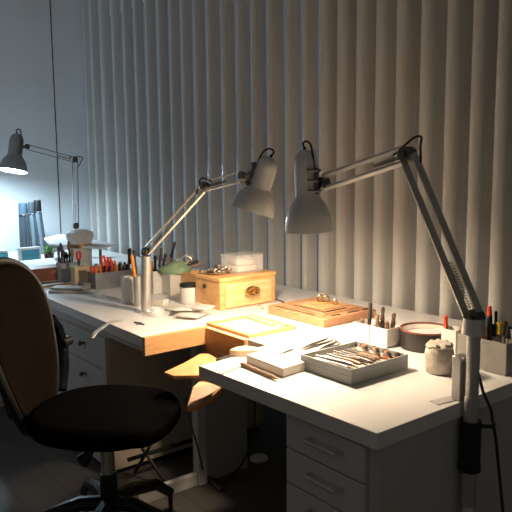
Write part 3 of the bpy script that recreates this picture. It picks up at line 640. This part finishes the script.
MB().tube([a, a.lerp(b2, .05), a.lerp(b2, .85)], [.004, .007, .006], 10).build('handle', mid_w, pc); MB().tube([a.lerp(b2, .85), b2], [.006, .0015], 10).build('tip', gold, pc)
a, b2 = P(219, 374, H+.003), P(244, 364.5, H+.003); d = (b2-a); c = (a+b2)/2
tag(MB().box((c.x, c.y, H+.003), (d.length, .014, .004), rz=math.atan2(d.y, d.x)).build('steel_ruler', metal_b), 'short steel strip lying across the front corner beside the notch', 'ruler')

# --- grey tray of tools
tx0, tx1, ty0, ty1, th = -1.565, -1.335, 1.425, 1.695, .05
tag(open_box(tx0, tx1, ty0, ty1, H+.0005, H+th, .006, .028).build('tool_tray', grey_box, bevel=.0012), 'low grey tray full of pliers and gravers on the right of the worktop', 'tray')
tag(MB().bb(tx0+.0065, tx1-.0065, ty0+.0065, ty1-.0065, H+.0288, H+.031).build('tray_mat', tray_in, smooth=False), 'beige mat lining the low grey tool tray', 'mat')
gp = 'gravers and small files lying side by side in the grey tray'
for i in range(9):
    yy = ty0+.022+i*.021; xx = tx0+.025+random.uniform(-.006, .01); ln = .175-.005*abs(i-4)+random.uniform(-.015, .008); tl = random.uniform(-.10, .10)
    a = V((xx, yy+.008, H+.038+.002*(i % 2))); b2 = a+V((ln, ln*tl+.0, .006))
    t = thing('graver', 'dark handled graver lying in the row of tools in the grey tray', 'tool', a, gp)
    MB().tube([a, a.lerp(b2, .45)], [.0042, .0052], 8).build('shaft', metal_d, t)
    MB().tube([a.lerp(b2, .45), a.lerp(b2, .52), b2.lerp(a, .1), b2], [.005, .0078, .0072, .004], 8).build('handle', [dark_w, metal_d, dark_w, mid_w][i % 4], t)
for i in range(11):
    q = V((tx0+.025+.017*i, ty1-.036+.011*((i*2) % 3), H+.044)); r = .0095+.0015*(i % 3)
    t = thing('polishing_bur', 'small dark round bur in the cluster at the back of the grey tray', 'bur', q, 'round burs at the back of the grey tray')
    MB().lathe([(0, -r*.8), (r*.7, -r*.6), (r, 0), (r*.7, r*.6), (0, r*.8)], q, seg=14).build('head', [metal_d, dark_w, mid_w][i % 3], t)
    MB().tube([q, q+V((.02, -.022, -.003))], .002, 6).build('shank', gold, t)
q = V((tx1-.05, ty1-.05, H+.036)); tag(MB().tube([q+V((-.03, -.02, 0)), q, q+V((.03, -.01, 0)), q+V((.025, .02, 0)), q+V((-.03, .02, 0))], .004, 8).build('ring_clamp', red_w), 'red brown clamp lying in the right corner of the grey tray', 'clamp')

# --- white double pot with upright tools
x0, x1, y0, y1 = -1.715, -1.545, 1.835, 1.925
wp = thing('tool_pot', 'white double pot of dark punches behind the grey tray', 'pot', (-1.63, 1.88, H))
open_box(x0, (x0+x1)/2-.002, y0, y1, H+.0005, H+.072, .004).build('left_cell', ceram, wp, bevel=.006)
open_box((x0+x1)/2+.002, x1, y0, y1, H+.0005, H+.072, .004).build('right_cell', ceram, wp, bevel=.006)
for i, (px, yt, mm, r, l) in enumerate(((369.5, 303, metal_d, .009, 'tall plain grey punch standing leftmost in the white double pot'), (376, 315, mid_w, .009, 'short brown punch second from left in the white double pot'), (382, 307, dark_w, .008, 'tall brown punch in the middle of the white double pot'),
        (379.5, 320, metal_d, .008, 'short dark punch before the tall brown one in the double pot'), (386, 321, mid_w, .010, 'stubby brown punch right of centre in the white double pot'), (393, 313, dark_w, .009, 'brown punch standing rightmost in the white double pot'))):
    base = P(px-.5, 343 if i != 3 else 346); base.x = min(max(base.x, x0+.014), x1-.014); base.y = min(max(base.y, y0+.014), y1-.014)
    if abs(base.x-(x0+x1)/2) < .014: base.x = (x0+x1)/2+(.016 if px > 375 else -.016)
    dd = (base-V((0, 0, CAM_H))).dot(ray(256, 256))/ray(256, 256).length_squared
    top = D(px+1.0, yt, dd); base.z = H+.006
    t = thing('punch', l, 'punch', base)
    MB().tube([base, base.lerp(top, .6)], r*.9, 10).build('shaft', metal_d, t)
    MB().tube([base.lerp(top, .5), base.lerp(top, .62), base.lerp(top, .8), base.lerp(top, .93), top], [r*.8, r*1.1, r*.8, r, r*.6] if i else [r*.9]*5, 10).build('handle', mm, t)
base = P(360, 338); base.z = H+.006; base.x = -1.69; base.y = 1.86
tag(MB().tube([base, base+V((0, 0, .078))], .008, 8).build('punch', mid_w), 'very short punch barely showing in the left cell of the double pot', 'punch')

# --- round tin
c = P(426, 347); c.z = H+.0005
rt = thing('round_tin', 'round dark tin with a red rim and pale hollow top near the blinds', 'tin', c)
MB().lathe([(0, 0), (.094, 0), (.096, .004), (.096, .066), (.091, .067), (.089, .050), (0, .048)], c, seg=48).build('body', mat('tin_side', (.035, .032, .03), .4, .3), rt)
MB().lathe([(.091, .067), (.0975, .067), (.098, .071), (.096, .073), (.091, .072), (.091, .067)], c, seg=48).build('rim', red_rim, rt)
MB().lathe([(.070, .052), (.0885, .052), (.0895, .067), (.070, .056), (.070, .052)], c, seg=48).build('inner_ring', tray_in, rt)
MB().lathe([(0, .0500), (.040, .0505), (.0685, .0535), (.0690, .0510), (0, .0485)], c, seg=48).build('dish', metal_w, rt)
# --- plaster jar with cloth top
c = P(439, 372); c.z = H+.0005
pj = thing('plaster_jar', 'rough cream jar with a frilled cover beside the right lamp', 'jar', c)
m = MB().lathe([(0, 0), (.040, 0), (.046, .010), (.045, .035), (.047, .06), (.043, .080), (.038, .086), (0, .088)], c, seg=32)
for v in m.bm.verts: v.co += V((random.uniform(-.0015, .0015), random.uniform(-.0015, .0015), 0))
m.build('body', plaster, pj)
m = MB(); rg = []
for r, z in ((0, .099), (.022, .099), (.036, .097), (.0415, .090), (.0405, .084)):
    if r == 0: rg.append([m.bm.verts.new(c+V((0, 0, z)))]); continue
    rg.append([m.bm.verts.new(c+V((r*(1+.06*math.sin(k*9*2*math.pi/36))*math.cos(k*2*math.pi/36), r*(1+.06*math.sin(k*9*2*math.pi/36))*math.sin(k*2*math.pi/36), z+(.003*math.sin(k*5) if r > .03 else 0)))) for k in range(36)])
for a, b2 in zip(rg, rg[1:]):
    for k in range(36):
        k2 = (k+1) % 36
        if len(a) == 1: m.bm.faces.new((a[0], b2[k], b2[k2]))
        else: m.bm.faces.new((a[k], b2[k], b2[k2], a[k2]))
m.build('cover', plaster, pj, solid=.003)
# --- pots at the right end
c = P(451, 352); c = V((-1.30, 1.93, H+.0005)); 
c = P(453, 356)
tag(open_box(c.x-.03, c.x+.03, c.y-.03, c.y+.03, H+.0005, H+.10, .003).build('tool_pot', ceram, bevel=.003), 'narrow white pot half hidden behind the right lamp post', 'pot')
screwdriver('red handled tool in the narrow white pot behind the lamp post', c+V((-.012, -.012, .006)), c+V((-.015, -.01, .145))-IR*.012, red_p, .008)
bx = V((-1.195, 1.955, H))
tb = thing('plastic_bin', 'milky plastic bin of yellow and red handled tools at the right edge', 'bin', bx)
open_box(-1.265, -1.085, 1.865, 2.06, H+.0005, H+.105, .004).build('body', mat('milky_plastic', (.50, .48, .43), .3, trans=.35, var=.08), tb, bevel=.004)
for i, (px, yt, mm, r, l) in enumerate(((482, 317, black_p, .011, 'black handled tool leaning left in the plastic bin'), (484, 326, orange_p, .011, 'orange handled tool at the left of the plastic bin'), (489.5, 306, red_p, .008, 'tall red tipped navy tool in the plastic bin'), (496, 311, black_p, .006, 'thin dark tool right of the tall navy one in the bin'),
        (500, 322, yellow_p, .014, 'yellow handled tool in the middle of the plastic bin'), (495, 324, navy, .011, 'navy handled tool before the thin dark one in the bin'), (505, 321, dark_w, .011, 'brown handled tool right of the yellow one in the bin'), (510, 326, black_p, .012, 'black handled tool at the right end of the plastic bin'))):
    base = P(px, 357); base.x = min(max(base.x, -1.245), -1.105); base.y = min(max(base.y, 1.885), 2.04); base.z = H+.006
    dd = (base-V((0, 0, CAM_H))).dot(ray(256, 256))/ray(256, 256).length_squared; top = D(px, yt, dd)
    if i == 2:
        t = thing('handled_tool', l, 'tool', base); MB().tube([base, base.lerp(top, .8)], .010, 10).build('handle', navy, t); MB().tube([base.lerp(top, .78), top], [.010, .007], 10).build('tip', red_p, t)
    else: screwdriver(l, base, top, mm, r, None, 'tool', 'handled_tool', .4)
# tape patch and cables
c = P(452, 400); tag(MB().box((c.x-.01, c.y-.02, H+.0012), (.035, .085, .0014), rz=-.15).build('tape_strip', tape_m, smooth=False), 'grey tape strip stuck on the worktop near its right edge', 'tape')
pts = [D(474, 345, 1.90), D(478, 372, 1.90), D(483, 392, 1.88), D(491, 410, 1.88), D(496, 440, 1.88), D(503, 512, 1.90)]; pts.append(V((pts[-1].x+.01, pts[-1].y+.01, .3))); pts.append(V((pts[-1].x+.01, pts[-1].y+.02, .006)))
tag(MB().tube(pts, .0045, 8).build('power_cable', rubber), 'black power cable hanging from the right lamp to the floor', 'cable')
pts = [V((-1.90, 1.60, H-T)), V((-1.905, 1.60, .45)), V((-1.93, 1.60, .25)), V((-1.99, 1.60, .10)), V((-2.06, 1.56, .02)), V((-2.14, 1.46, .006)), V((-2.2, 1.42, .006))]
def sm(ps, n=5):
    out = []
    for i in range(len(ps)-1):
        p0, p1, p2, p3 = ps[max(i-1, 0)], ps[i], ps[i+1], ps[min(i+2, len(ps)-1)]
        for k in range(n):
            t = k/n; out.append(.5*((2*p1)+(p2-p0)*t+(2*p0-5*p1+4*p2-p3)*t*t+(3*p1-p0-3*p2+p3)*t**3))
    return out+[ps[-1]]
fl_pts = [P(255, 400, .5), P(254, 425, .36), P(250, 447, .2), P(243, 462, .05), P(232, 476, .006), P(222, 483, .006), P(213, 478, .006)]
tag(MB().tube(sm(fl_pts), .0045, 8).build('power_cable', rubber), 'black cable looping to the floor under the worktop behind the notch', 'cable')
a, b2 = P(205, 475, .012), P(222, 490, .012)
tag(MB().tube([a, b2], .010, 8).build('cable_duct', metal_d), 'short grey cable duct lying on the floor under the bench', 'duct')
pts = [P(186, 395, .42), P(190, 420, .30), P(197, 445, .2), P(203, 470, .08)]
tag(MB().tube(sm(pts), .004, 8).build('foot_cable', rubber), 'thin black cable hanging down inside the bench leg frame', 'cable')
c = P(259, 460, 0); tag(MB().lathe([(0, 0), (.042, 0), (.046, .008), (.04, .018), (.02, .024), (0, .025)], c).build('foot_pedal', metal_w), 'pale round foot pedal on the floor under the worktop', 'pedal')
fr = thing('footrest', 'dark metal footrest bars standing under the left part of the bench', 'footrest', P(155, 480, 0))
m = MB()
a, b2 = P(128, 460, .13), P(192, 440, .13); m.tube([a, b2], .010, 8)
a, b2 = P(142, 448, .16), P(165, 482, .02); m.tube([a, b2], .008, 8)
a, b2 = P(150, 446, .2), P(135, 472, .02); m.tube([a, b2], .008, 8)
a, b2 = P(192, 440, .13), P(200, 456, .02); m.tube([a, b2], .008, 8)
m.build('bars', black_p, fr)
